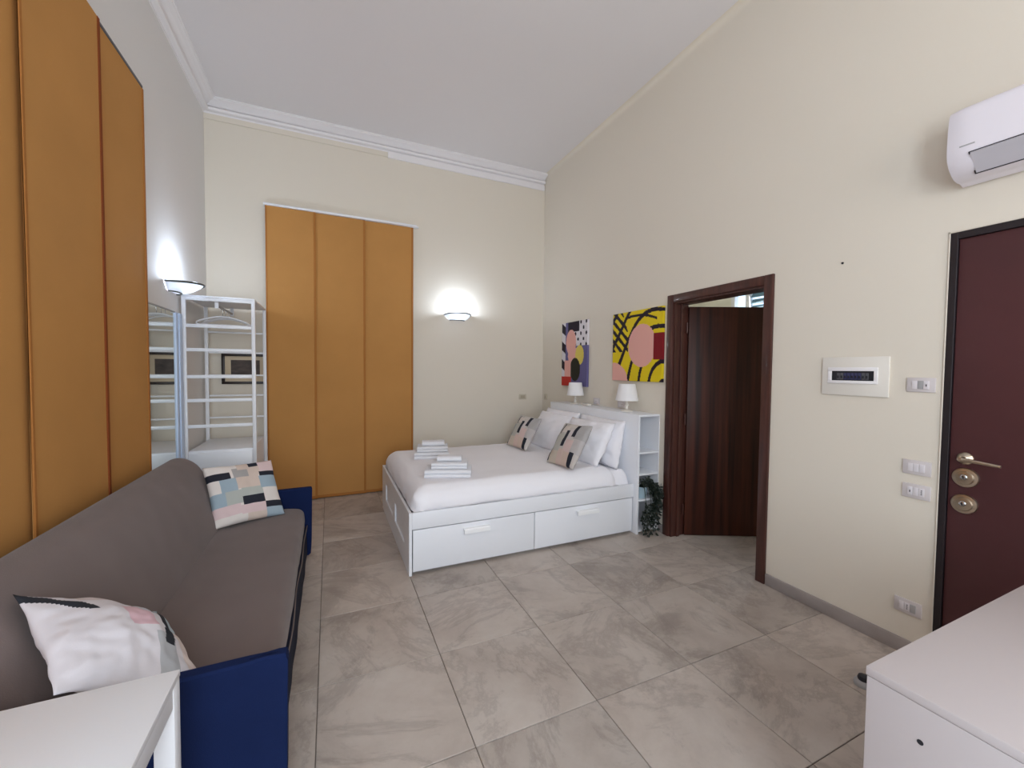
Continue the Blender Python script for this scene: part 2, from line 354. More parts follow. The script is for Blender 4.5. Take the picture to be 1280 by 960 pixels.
# ------------------------------------------------------------------ maroon entrance door
d = thing('door_2', (XR, 0.55, 0), 'closed maroon entrance door with nickel lever handle and two round locks', None, kind='structure')
for a in ((0.985, 1.014, 0, 2.262), (0.086, 0.115, 0, 2.262)):
    bm = bmesh.new(); bx(bm, XR-0.006, XR+0.06, *a, 0.002); obj('frame', bm, m_blackmetal, d)
bm = bmesh.new(); bx(bm, XR-0.006, XR+0.06, 0.115, 0.985, 2.228, 2.262, 0.002); obj('frame', bm, m_blackmetal, d)
bm = bmesh.new(); bx(bm, XR+0.004, XR+0.055, 0.117, 0.983, 0.006, 2.226, 0.003); leaf = obj('leaf', bm, m_maroon, d, smooth='angle')
box('edge_bead', XR-0.007, XR+0.003, 1.0142, 1.0195, 0, 2.27, m_wall, d, bev=0.001); box('edge_bead', XR-0.007, XR+0.003, 0.08, 1.0195, 2.2625, 2.27, m_wall, d, bev=0.001)
bm = bmesh.new(); lathe(bm, [(0.006, -0.062), (0.011, -0.060), (0.011, -0.020), (0.024, -0.012), (0.030, -0.004), (0.030, 0.004)], (XR, 0.925, 1.127), 'x', 24)
hd = obj('handle', bm, m_brass, d, smooth='angle')
bm = bmesh.new(); tube(bm, [(XR-0.05, 0.925, 1.127), (XR-0.058, 0.905, 1.127), (XR-0.058, 0.86, 1.124), (XR-0.056, 0.79, 1.118)], [0.010, 0.0095, 0.0085, 0.0075], 12); obj('lever', bm, m_brass, hd, smooth='angle')
for z in (1.031, 0.898):
    bm = bmesh.new(); lathe(bm, [(0.018, -0.018), (0.030, -0.016), (0.034, -0.010), (0.046, -0.008), (0.049, -0.002), (0.049, 0.004)], (XR, 0.921, z), 'x', 32)
    l = obj('lock_rosette', bm, m_brass, d, smooth='angle')
    bm = bmesh.new(); lathe(bm, [(0.010, -0.026), (0.013, -0.024), (0.013, -0.017)], (XR, 0.921, z+0.004), 'x', 16); obj('cylinder', bm, m_chrome, l, smooth='angle')
    bm = bmesh.new(); bx(bm, XR-0.0275, XR-0.0255, 0.919, 0.923, z-0.003, z+0.011); obj('keyhole', bm, m_darkp, l)

# ------------------------------------------------------------------ panel curtains
def panel(parent, axis, pos, a0, a1, z0, z1, amp):
    """a hanging fabric panel: thin sheet with soft waviness, closed solid"""
    n, k = 10, 24; bm = bmesh.new(); F = []; th = 0.003; sd = random.random()*20
    for s in (0, 1):
        g = []
        for i in range(n+1):
            row = []
            for j in range(k+1):
                a = a0+(a1-a0)*i/n; z = z0+(z1-z0)*j/k
                off = amp*noise.noise(Vector((a*2.2+sd, z*0.5, sd)))*(1-0.6*j/k)+s*th
                row.append(bm.verts.new((pos+off, a, z) if axis == 'x' else (a, pos-off, z)))
            g.append(row)
        F.append(g)
        for i in range(n):
            for j in range(k): bm.faces.new((g[i][j], g[i+1][j], g[i+1][j+1], g[i][j+1]))
    A, B = F
    for i in range(n):
        for j in (0, k): bm.faces.new((A[i][j], A[i+1][j], B[i+1][j], B[i][j]))
    for j in range(k):
        for i in (0, n): bm.faces.new((A[i][j], A[i][j+1], B[i][j+1], B[i][j]))
    p = obj('panel', bm, m_orange, parent, smooth='angle')
    for e, q in ((a0, a0+0.016), (a1-0.024, a1)):
        b2 = bmesh.new()
        o = 0.004 if axis == 'x' else -0.004
        if axis == 'x': bx(b2, pos-0.001, pos+0.0048+amp*0.4, e, q, z0, z1, 0.001, 1)
        else: bx(b2, e, q, pos-0.0048-amp*0.4, pos+0.001, z0, z1, 0.001, 1)
        obj('side_hem', b2, m_hem if axis == 'y' or e == a0 or a1 > 3.5 else m_hem_shadow, p)
    b2 = bmesh.new()
    if axis == 'x': bx(b2, pos-0.006, pos+0.010, a0+0.002, a1-0.002, z0-0.004, z0+0.03, 0.004)
    else: bx(b2, a0+0.002, a1-0.002, pos-0.010, pos+0.006, z0-0.004, z0+0.03, 0.004)
    obj('weight_bar', b2, m_hem, p, smooth='angle')
    return p
c = thing('panel_curtain', (0.17, YB-0.06, 0), 'orange three-panel curtain on the back wall beside the bed', 'curtain')
for k, (a0, a1, dy) in enumerate(((-0.638, -0.135, 0.085), (-0.155, 0.405, 0.070), (0.385, 0.982, 0.055))): panel(c, 'y', YB-dy, a0, a1, 0.012, 3.335, 0.004)
box('rail', -0.655, 1.02, YB-0.10, YB-0.035, 3.338, 3.362, m_white, c)
box('rail_end_cap', 1.02, 1.045, YB-0.075, YB-0.045, 3.338, 3.358, m_white, c)
for x in (-0.5, 0.2, 0.9): box('bracket', x-0.015, x+0.015, YB-0.06, YB, 3.362, 3.372, m_white, c)
c = thing('panel_curtain', (XL+0.06, 2.4, 0), 'wide orange panel curtain along the left wall behind the sofa', 'curtain')
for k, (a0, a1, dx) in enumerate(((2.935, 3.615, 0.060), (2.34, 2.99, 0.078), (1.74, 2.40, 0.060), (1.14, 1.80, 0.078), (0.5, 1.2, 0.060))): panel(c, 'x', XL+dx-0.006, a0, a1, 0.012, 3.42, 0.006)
box('rail', XL+0.020, XL+0.062, 0.5, 3.60, 3.422, 3.438, m_dgrey, c)
for y in (0.9, 2.0, 3.2): box('bracket', XL, XL+0.06, y-0.015, y+0.015, 3.438, 3.446, m_white, c)

# ------------------------------------------------------------------ sconces
def frosted():
    m = bpy.data.materials.new('frosted_glass'); m.use_nodes = True; nt = m.node_tree; b_ = nt.nodes['Principled BSDF']; b_.inputs['Base Color'].default_value = lin((235, 236, 238)); b_.inputs['Roughness'].default_value = 0.4
    tr = nt.nodes.new('ShaderNodeBsdfTranslucent'); tr.inputs[0].default_value = (0.9, 0.92, 0.95, 1); mx = nt.nodes.new('ShaderNodeMixShader'); mx.inputs[0].default_value = 0.3
    nt.links.new(b_.outputs[0], mx.inputs[1]); nt.links.new(tr.outputs[0], mx.inputs[2]); nt.links.new(mx.outputs[0], nt.nodes['Material Output'].inputs[0]); return m
m_frost = frosted(); m_rim = mat('dark_chrome', (96, 100, 98), 0.35, metal=0.6)
def sconce(name, loc, rotz, label, power, tint):
    """built at the origin against a wall at y=0, projecting towards -y; then turned and placed"""
    t = bpy.data.objects.new(name, None); COL.objects.link(t); t.location = loc; t.rotation_euler = (0, 0, rotz); WL[t.name] = Vector((0, 0, 0))
    tag(t, label, 'wall lamp', 'wall sconces throwing light up the wall')
    bm = bmesh.new(); n, k = 28, 8; g = []
    for s, th in ((0, 0), (1, 0.004)):
        gg = []
        for j in range(k+1):
            q = j/k; a = 0.095+0.078*q**0.8+th; b = 0.05+0.16*q**0.75+th; z = -0.052+0.062*q**1.6-th*(1-q)
            gg.append([bm.verts.new((a*math.cos(math.pi*i/n), -0.006-b*math.sin(math.pi*i/n)**0.85, z+0.010*math.sin(math.pi*i/n)*q)) for i in range(n+1)])
        g.append(gg)
        for j in range(k):
            for i in range(n): bm.faces.new((gg[j][i], gg[j][i+1], gg[j+1][i+1], gg[j+1][i]))
    A, B = g
    for i in range(n):
        for j in (0, k): bm.faces.new((A[j][i], A[j][i+1], B[j][i+1], B[j][i]))
    for j in range(k):
        for i in (0, n): bm.faces.new((A[j][i], A[j+1][i], B[j+1][i], B[j][i]))
    bm.faces.new([v for v in B[0]]); bm.faces.new([v for v in A[0]][::-1])
    rimpts = [v.co.copy() for v in B[k]]; basepts = [v.co.copy() for v in B[0]]
    obj('bowl', bm, m_frost, t, smooth=True)
    bm = bmesh.new(); tube(bm, basepts, 0.008, 8); obj('base_band', bm, m_rim, t, smooth=True)
    bm = bmesh.new(); tube(bm, rimpts, 0.009, 8); obj('rim', bm, m_rim, t, smooth=True)
    box('wall_plate', -0.05, 0.05, -0.03, 0, -0.046, 0.0, m_trimw, t, bev=0.006)
    bm = bmesh.new(); tube(bm, [(-0.055, -0.09, 0.004), (0.055, -0.09, 0.004)], 0.009, 12); obj('bulb', bm, m_bulb, t, smooth='angle')
    ld = bpy.data.lights.new('sconce_light', 'POINT'); ld.energy = power; ld.color = tint; ld.shadow_soft_size = 0.05
    lo = bpy.data.objects.new('sconce_light', ld); COL.objects.link(lo); lo.parent = t; lo.location = (0, -0.145, 0.040)
    return t
sconce('wall_sconce', (1.575, YB, 2.262), 0, 'lit boat-shaped sconce on the back wall between curtain and bed', 10.5, (0.70, 0.82, 1.0))
sconce('wall_sconce', (XL, 4.30, 2.225), math.pi/2, 'lit boat-shaped sconce on the left wall above the mirror', 10.5, (0.68, 0.81, 1.0))
sconce('wall_sconce', (1.2, YF, 2.3), math.pi, 'added, unseen lit boat-shaped sconce on the wall behind the camera', 18, (1.0, 0.90, 0.80))  # unseen sconce added for warm fill light from behind the camera

# ------------------------------------------------------------------ bed with drawers and storage headboard
b = thing('storage_bed', (1.6, 3.86, 0), 'white storage bed with two front drawers and shelved headboard', 'bed')
Y0, Y1, X0, X1 = 3.035, 4.70, 0.532, 2.64
# footboard with two recessed fields
us = [Y0, 3.25, 3.76, 3.90, 4.40, Y1]
bm = bmesh.new(); bx(bm, X0+0.012, X0+0.022, Y0+0.01, Y1-0.01, 0.02, 0.46)
for (a0, a1, z0, z1) in ((Y0, Y1, 0.335, 0.475), (Y0, Y1, 0.0, 0.17), (Y0, 3.25, 0.17, 0.335), (3.76, 3.90, 0.17, 0.335), (4.40, Y1, 0.17, 0.335)):
    bx(bm, X0, X0+0.022, a0, a1, z0, z1, 0.0015, 1)
obj('footboard', bm, m_white, b)
box('side_rail', X0+0.0225, X1-0.005, Y0, Y0+0.022, 0.348, 0.475, m_white, b)
box('side_panel', X0+0.0225, X1-0.005, Y1-0.022, Y1, 0.02, 0.475, m_white, b)
box('plinth', X0+0.03, X1-0.01, Y0+0.05, Y0+0.07, 0, 0.33, m_greyp, b)
for (a0, a1, h0, h1) in ((X0+0.03, 1.577, 0.950, 1.166), (1.583, 2.622, 1.994, 2.217)):
    dr = box('drawer', a0, a1, Y0+0.003, Y0+0.021, 0.028, 0.341, m_white, b, bev=0.002)
    bm = bmesh.new(); prism(bm, [(Y0+0.004, 0.304), (Y0-0.030, 0.304), (Y0-0.036, 0.298), (Y0-0.036, 0.268), (Y0-0.028, 0.266), (Y0-0.022, 0.288), (Y0+0.004, 0.292)], h0, h1, 'x'); obj('handle', bm, mat('handle_white', (252, 252, 252), 0.25), dr)
hb0, hb1, HX, hz = 2.99, 4.665, 2.64, 1.135
box('headboard_panel', HX, HX+0.02, hb0, hb1, 0, hz, m_white, b)
box('headboard_back', XR-0.010, XR-0.002, hb0, hb1, 0.02, hz-0.02, m_white, b, bev=0)
box('headboard_top', HX+0.0205, XR-0.002, hb0, hb1, hz-0.02, hz, m_white, b)
for y in (3.36, 4.30, hb1-0.018): box('partition', HX+0.0205, XR-0.0105, y, y+0.017, 0.0, hz-0.0205, m_white, b)
for z in (0.31, 0.556, 0.762): box('shelf', HX+0.0205, XR-0.0105, hb0+0.004, 3.3595, z, z+0.017, m_white, b)
box('shelf', HX+0.0205, XR-0.0105, hb0+0.004, 3.3595, 0.02, 0.037, m_white, b)

def softbox(bm, x0, x1, y0, y1, z0, z1, rad, nx, ny, fn=None):
    g = []
    for i in range(nx+1):
        row = []
        for j in range(ny+1):
            u, v = i/nx, j/ny
            # concentrate rows near the borders
            u = 0.5-0.5*math.cos(math.pi*u)*abs(math.cos(math.pi*u))**-0.25 if 0 < u < 1 and abs(math.cos(math.pi*u)) > 1e-6 else u
            v = 0.5-0.5*math.cos(math.pi*v)*abs(math.cos(math.pi*v))**-0.25 if 0 < v < 1 and abs(math.cos(math.pi*v)) > 1e-6 else v
            x, y = x0+(x1-x0)*u, y0+(y1-y0)*v
            dx, dy = min(x-x0, x1-x), min(y-y0, y1-y)
            qx, qy = max(0, 1-dx/rad), max(0, 1-dy/rad); q = min(1, (qx**3+qy**3)**(1/3))
            z = z0+(z1-z0)*math.sqrt(max(0, 1-q*q))
            p = Vector((x, y, z))
            row.append(bm.verts.new(fn(p, q) if fn else p))
        g.append(row)
    for i in range(nx):
        for j in range(ny): bm.faces.new((g[i][j], g[i+1][j], g[i+1][j+1], g[i][j+1]))
    # closing underside
    rim = [g[i][0] for i in range(nx+1)]+[g[nx][j] for j in range(1, ny+1)]+[g[i][ny] for i in range(nx-1, -1, -1)]+[g[0][j] for j in range(ny-1, 0, -1)]
    bm.faces.new(rim[::-1]); return bm
def wr(p, q):
    w_ = noise.noise(Vector((p.x*11, p.y*4, 3)))*0.007+noise.noise(Vector((p.x*30, p.y*5, p.z*4)))*0.003
    return p+Vector((0, -w_*0.8 if p.y < 3.4 else 0, w_))
bm = bmesh.new(); softbox(bm, X0+0.035, X1-0.004, Y0+0.028, Y1-0.03, 0.26, 0.60, 0.07, 60, 40, wr)
obj('mattress', bm, m_linen, smooth=True, label='white sheeted mattress showing at the head of the bed', cat='mattress')
def dv(p, q):
    n1 = noise.noise(Vector((p.x*3, p.y*3, 1)))*0.008+noise.noise(Vector((p.x*9, p.y*9, 5)))*0.004
    e = (noise.noise(Vector((p.x*7, p.y*7, p.z*16)))*0.011+noise.noise(Vector((p.x*18, p.y*18, p.z*10)))*0.006)*q
    out = 0.014*math.sin(math.pi*min(1, max(0, (p.z-0.47)/0.16)))
    p = p.copy(); p.z += n1*(1-q)+(0.010*noise.noise(Vector((p.x*2.2, 0, 7))) if q > 0.9 else 0)
    if p.y < 3.2: p.y -= out+e
    if p.x < 0.72: p.x -= out*0.6+e
    return p
bm = bmesh.new(); softbox(bm, X0+0.026, 2.46, Y0+0.012, Y1-0.026, 0.478, 0.648, 0.12, 70, 56, dv)
obj('duvet', bm, m_linen, smooth=True, label='smooth white duvet covering the bed', cat='duvet')

# ------------------------------------------------------------------ pillows and cushions
def pillow_mesh(name, w_, h_, t_, m, N=26, pinch=0.05, wrinkle=0.01, seed=0, paint=None, power=0.42, skew=0):
    """a stuffed pillow lying in the local xy plane; painted patches are stored per face"""
    bm = bmesh.new(); rows = []; sides = []
    for s in (1, -1):
        g = []
        for i in range(N+1):
            row = []
            for j in range(N+1):
                u, v = 2*i/N-1, 2*j/N-1
                if s == -1 and (i in (0, N) or j in (0, N)): row.append(sides[0][i][j]); continue
                x = w_/2*u*(1-pinch*(1-v*v)); y = h_/2*v*(1-pinch*(1-u*u))
                th = t_/2*max(0, (1-u*u)*(1-v*v))**power
                wn = wrinkle*(noise.noise(Vector((u*2.3+seed, v*2.3, s*3+seed)))+0.5*noise.noise(Vector((u*6+seed, v*6, s*5))))*min(1, th/(t_*0.15))
                ed = 0.012*noise.noise(Vector((u*2+seed*3, v*2, 9)))*max(abs(u), abs(v))**4
                row.append(bm.verts.new((x, y+skew*x*y, s*th+wn+ed)))
            g.append(row)
        sides.append(g)
    cols = []
    for s, g in zip((1, -1), sides):
        for i in range(N):
            for j in range(N):
                q = (g[i][j], g[i+1][j], g[i+1][j+1], g[i][j+1]); bm.faces.new(q if s > 0 else q[::-1])
                cols.append(((i+0.5)/N, (j+0.5)/N))
    me = bpy.data.meshes.new(name); bm.to_mesh(me); bm.free()
    for p in me.polygons: p.use_smooth = True
    me.materials.append(m)
    if paint:
        at = me.color_attributes.new('print', 'FLOAT_COLOR', 'CORNER')
        for p, (u, v) in zip(me.polygons, cols):
            c_ = paint(u, v)
            for li in p.loop_indices: at.data[li].color = c_
    return me
def place(name, me, c_, u_, v_, label, cat, group=None):
    o = bpy.data.objects.new(name, me); COL.objects.link(o)
    u_ = Vector(u_).normalized(); v_ = Vector(v_); v_ = (v_-u_*u_.dot(v_)).normalized(); n_ = u_.cross(v_)
    Mx = Matrix((u_, v_, n_)).transposed().to_4x4(); Mx.translation = Vector(c_); o.matrix_world = Mx
    tag(o, label, cat, group); return o
CR, PK, PB, BK, SG, GR, TN = (228, 220, 214), (222, 198, 198), (160, 178, 190), (42, 44, 54), (182, 186, 180), (172, 168, 166), (214, 196, 184)
P1 = [(0, .42, .84, 1, CR), (0, .30, .72, .84, BK), (.0, .14, .52, .72, CR), (.14, .36, .50, .72, PB), (0, .18, .28, .5, PB), (.18, .40, .28, .50, SG), (0, .36, .12, .28, PK), (0, .45, 0, .12, CR),
      (.34, .56, .72, .90, GR), (.42, .62, .86, 1, TN), (.36, .70, .52, .72, TN), (.40, .72, .38, .52, SG), (.40, .72, .24, .38, BK), (.36, .72, .10, .24, PK), (.45, .72, 0, .10, TN),
      (.56, .74, .72, .9, TN), (.74, 1, .78, 1, PK), (.72, 1, .70, .78, BK), (.70, 1, .48, .70, PB), (.72, 1, .24, .48, CR), (.72, 1, .14, .24, BK), (.72, 1, 0, .14, PB), (.6, .74, .9, 1, BK)]
def painter(P, base):
    def f(u, v):
        c_ = base
        for a, b_, c0, c1, col in P:
            if a <= u < b_ and c0 <= v < c1: c_ = col
        return lin(c_)
    return f
m_patch = attr_mat('patchwork_print')
place('cushion', pillow_mesh('cushion', 0.46, 0.46, 0.13, m_patch, 50, 0.04, 0.006, 3, painter(P1, CR)), (-0.575, 3.53, 0.628), (0.872, 0.488, -0.041), (-0.253, 0.52, 0.816),
      'pastel patchwork cushion propped at the far end of the sofa', 'cushion', 'patchwork cushions')
def paint_near(u, v):
    c_ = (220, 216, 221)
    if u > 0.26 and v > 0.84: c_ = (212, 202, 203)
    if 0.56 < u < 0.80 and v > 0.68: c_ = (200, 202, 208)
    if 0.44 < u < 0.64 and 0.42 < v < 0.68: c_ = (218, 184, 193)
    if u > 0.84: c_ = (176, 190, 198) if v > 0.5 else (216, 202, 196)
    if 0.60 < u < 0.76 and v < 0.36: c_ = (182, 184, 188)
    e = 0.45*max(0, 0.55-v)**1.2
    if 0.745-e < u < 0.845-e and v > 0.26: c_ = (46, 50, 58)
    if abs((u-0.02)+(v-0.955)) < 0.07 and u < 0.30 and v > 0.66: c_ = (46, 50, 58)
    return lin(c_)
place('cushion', pillow_mesh('cushion', 0.455, 0.455, 0.17, m_patch, 64, 0.09, 0.010, 11, paint_near, power=0.68), (-0.624, 1.67, 0.665), (0.565, 0.59, -0.576), (-0.547, 0.791, 0.273),
      'crumpled pale cushion with black bands at the near end of the sofa', 'cushion', 'patchwork cushions')
P3 = [(0, .30, .6, 1, (190, 184, 178)), (.3, 1, .88, 1, (206, 198, 192)), (.16, .42, .74, .92, (214, 204, 196)), (.52, .66, .46, .86, (206, 196, 194)), (.72, 1, .62, 1, GR), (.78, 1, .3, .62, (186, 180, 178)),
      (.54, .78, .30, .58, (212, 188, 183)), (0, .14, .30, .66, (170, 172, 170)), (.14, .38, .28, .70, (186, 184, 176)), (.10, .40, 0, .28, (204, 192, 176)), (.40, .60, 0, .34, (212, 188, 178)), (.60, .84, 0, .30, (208, 186, 172)), (.84, 1, 0, .30, (196, 188, 182)),
      (.12, .17, .70, .96, BK), (.38, .50, .40, .80, BK), (.62, .74, .66, .97, BK), (0, .09, .04, .38, BK), (.80, .92, 0, .32, BK)]
me = pillow_mesh('cushion', 0.44, 0.44, 0.12, m_patch, 50, 0.04, 0.006, 5, painter(P3, (198, 191, 184)))
place('cushion', me, (2.065, 3.285, 0.842), (0.038, -0.998, 0.053), (0.522, 0.065, 0.851), 'nearer black striped patchwork cushion on the bed', 'cushion', 'patchwork cushions')
me = pillow_mesh('cushion', 0.40, 0.40, 0.12, m_patch, 50, 0.04, 0.006, 8, painter(P3, (198, 191, 184)))
place('cushion', me, (2.037, 4.213, 0.832), (0.161, -0.987, -0.015), (0.512, 0.071, 0.856), 'farther black striped patchwork cushion on the bed by the back wall', 'cushion', 'patchwork cushions')
def bed_pillow(c_, u_, v_, seed, label, w_=0.72, h_=0.46):
    place('bed_pillow', pillow_mesh('bed_pillow', w_, h_, 0.17, m_linen, 30, 0.035, 0.016, seed), c_, u_, v_, label, 'pillow', 'white bed pillows')
bed_pillow((2.540, 3.48, 0.835), (0.0, -1, 0.0), (0.20, 0, 0.98), 21, 'white bed pillow upright against the headboard on the near side', 0.74, 0.47)
bed_pillow((2.540, 4.26, 0.835), (0.0, -1, 0.0), (0.20, 0, 0.98), 25, 'white bed pillow upright against the headboard by the back wall', 0.74, 0.47)
bed_pillow((2.375, 3.50, 0.835), (0.05, -1, 0.02), (0.48, 0, 0.88), 31, 'white bed pillow leaning in front on the near side, behind a cushion')
bed_pillow((2.375, 4.22, 0.830), (0.02, -1, 0.0), (0.48, 0, 0.88), 37, 'white bed pillow leaning in front on the far side, behind a cushion')

# ------------------------------------------------------------------ towels
def towel(c_, ang_, w_, d_, h_, label, rolls=3, seed=0):
    """folded towel: stacked rounded layers with a fold bulge along the front"""
    bm = bmesh.new(); n = 14; k = rolls; lh = h_/k
    for l in range(k):
        pr_ = []; z0 = l*lh; r = lh*0.5; sh = 0.004*math.sin(seed+l*2)
        for i in range(9): a = -math.pi/2+math.pi*i/8; pr_.append((d_/2-r+r*math.cos(a)+sh, z0+r+r*math.sin(a)))
        for i in range(9): a = math.pi/2+math.pi*i/8; pr_.append((-d_/2+r+r*math.cos(a)+sh, z0+r+r*math.sin(a)))
        t = bmesh.new()
        def fn(v, q): return Vector((v.x, v.y, v.z+0.003*noise.noise(Vector((v.x*12+seed, v.y*12, l)))))
        prism(t, pr_, -w_/2*(1-0.012*l), w_/2*(1-0.012*(k-l)), 'x', n, fn); merge(bm, t)
    bmesh.ops.transform(bm, matrix=Matrix.Translation(c_) @ Matrix.Rotation(ang_, 4, 'Z'), verts=bm.verts)
    obj('folded_towel', bm, m_towel, smooth='angle', label=label, cat='towel', group='folded white towels on the bed')
zt = 0.648
A = math.radians(-20)
towel((0.925, 3.37, zt), A, 0.385, 0.235, 0.064, 'large folded white towel at the bottom of the nearer towel stack', 2, 1)
towel((0.940, 3.385, zt+0.066), A, 0.300, 0.205, 0.050, 'medium folded white towel in the middle of the nearer towel stack', 2, 2)
towel((0.940, 3.395, zt+0.118), A, 0.205, 0.125, 0.042, 'small folded white towel on top of the nearer towel stack', 1, 3)
A = math.radians(-14)
towel((0.955, 4.13, zt), A, 0.345, 0.235, 0.064, 'large folded white towel at the bottom of the farther towel stack', 2, 4)
towel((0.965, 4.14, zt+0.066), A, 0.305, 0.205, 0.052, 'medium folded white towel in the middle of the farther towel stack', 2, 5)
towel((0.975, 4.15, zt+0.120), A, 0.225, 0.135, 0.042, 'small folded white towel on top of the farther towel stack', 1, 6)

# ------------------------------------------------------------------ bedside lamps on the headboard
def table_lamp(x, y, s, label):
    t = thing('table_lamp', (x, y, hz), label, 'lamp', 'white lamps on the headboard')
    bm = bmesh.new(); lathe(bm, [(0.055*s, 0), (0.055*s, 0.008*s), (0.03*s, 0.014*s), (0.014*s, 0.022*s), (0.012*s, 0.05*s), (0.022*s, 0.06*s), (0.012*s, 0.07*s), (0.011*s, 0.12*s)], (x, y, hz)); obj('base', bm, m_offw, t, smooth='angle')
    bm = bmesh.new(); z0, z1, a, b_ = 0.105*s, 0.262*s, 0.108*s, 0.078*s
    lathe(bm, [(a, z0), (b_, z1), (b_-0.003, z1), (a-0.003, z0), (a, z0)], (x, y, hz), caps=False); obj('shade', bm, m_shade, t, smooth='angle')
    bm = bmesh.new(); lathe(bm, [(0.008*s, 0.12*s), (0.016*s, 0.14*s), (0.016*s, 0.17*s), (0.006*s, 0.185*s)], (x, y, hz)); obj('bulb', bm, m_offw, t, smooth='angle')
table_lamp(2.775, 3.325, 1.06, 'white table lamp with tapered shade on the headboard under the yellow canvas')
table_lamp(2.775, 4.285, 1.0, 'white table lamp with tapered shade on the headboard under the violet canvas')
# handset lying on the headboard
bm = bmesh.new(); bx(bm, 2.75, 2.80, 3.98, 4.13, hz, hz+0.022, 0.008); t = obj('remote_control', bm, m_offw, smooth='angle', label='small white remote control lying on the headboard between the lamps', cat='remote control')
bm = bmesh.new(); bx(bm, 2.758, 2.792, 4.03, 4.09, hz+0.0215, hz+0.024, 0.001); obj('display', bm, m_greyp, t)
# ------------------------------------------------------------------ trailing plant
pl = thing('potted_plant', (2.745, 3.06, 0.327), 'dark trailing plant in a pale blue pot on the headboard shelf', 'plant')
bm = bmesh.new(); lathe(bm, [(0.042, 0), (0.046, 0.004), (0.060, 0.095), (0.063, 0.10), (0.063, 0.112), (0.056, 0.112), (0.054, 0.095), (0.0, 0.092)][:7], (2.745, 3.06, 0.327)); obj('pot', bm, m_pot, pl, smooth='angle')
bm = bmesh.new(); lathe(bm, [(0.0545, 0.088), (0.05, 0.098), (0.01, 0.10)], (2.745, 3.06, 0.327)); obj('soil', bm, m_soil, pl, smooth='angle')
bs = bmesh.new(); bl = bmesh.new()
def leaf(bm, p, dr_, nrm, s):
    dr_ = dr_.normalized(); sd = dr_.cross(nrm).normalized(); n_ = sd.cross(dr_)
    P = [p, p+dr_*s*0.35+sd*s*0.30-n_*s*0.06, p+dr_*s*0.75+sd*s*0.22-n_*s*0.10, p+dr_*s, p+dr_*s*0.75-sd*s*0.22-n_*s*0.10, p+dr_*s*0.35-sd*s*0.30-n_*s*0.06, p+dr_*s*0.5+n_*s*0.02]
    V = [bm.verts.new(q) for q in P]
    for i in range(6): bm.faces.new((V[i], V[(i+1) % 6], V[6]))
rnd = random.Random(4)
for k in range(34):
    x1 = rnd.uniform(2.79, 2.875) if k % 6 else rnd.uniform(2.69, 2.8); zend = rnd.choice((0.03, 0.08, 0.15, 0.22, 0.3, 0.38)); y1 = rnd.uniform(2.90, 2.965)
    if x1 > 2.84: zend = max(zend, rnd.uniform(0.18, 0.36))
    pts = [Vector((2.745+rnd.uniform(-.03, .03), 3.06+rnd.uniform(-.03, .03), 0.43)), Vector(((2.745+x1)/2, 3.02, rnd.uniform(0.46, 0.53))), Vector((x1, y1+0.03, rnd.uniform(0.40, 0.47))), Vector((x1+rnd.uniform(-.01, .01), y1, 0.30 if zend < 0.3 else zend+0.04))]
    if zend < 0.29: pts += [Vector((x1-rnd.uniform(0, .06), y1, (0.3+zend)/2)), Vector((min(2.86, max(2.69, x1-rnd.uniform(0.03, .16))), y1+rnd.uniform(-.02, .01), zend))]
    path = []
    for a, b_ in zip(pts, pts[1:]):
        for i in range(4): path.append(a.lerp(b_, i/4))
    path.append(pts[-1]); tube(bs, path, 0.0018, 5)
    for p in path[3:]:
        for q in range(2):
            if 2.69 < p.x < 2.80 and 0.31 < p.z < 0.46 and p.y < 3.02: continue
            dd = Vector((rnd.uniform(-1, 1), rnd.uniform(-0.9, 0.1), rnd.uniform(-1, 0.3)))
            leaf(bl, p+Vector((rnd.uniform(-.008, .008), rnd.uniform(-.012, .0), rnd.uniform(-.01, .01))), dd, Vector((rnd.uniform(-.5, .5), -1, 0.6)), rnd.uniform(0.026, 0.042))
for v in bl.verts:
    v.co.x = min(v.co.x, 2.884) if v.co.y > 2.97 else min(v.co.x, 2.884); v.co.z = max(v.co.z, 0.004)
    if v.co.y > 2.985: v.co.z = min(v.co.z, 0.550)
    if v.co.y > 2.985: v.co.x = max(v.co.x, 2.664)
obj('vine', bs, m_stem, pl, smooth=True, kind='stuff'); obj('foliage', bl, m_leaf, pl, kind='stuff')

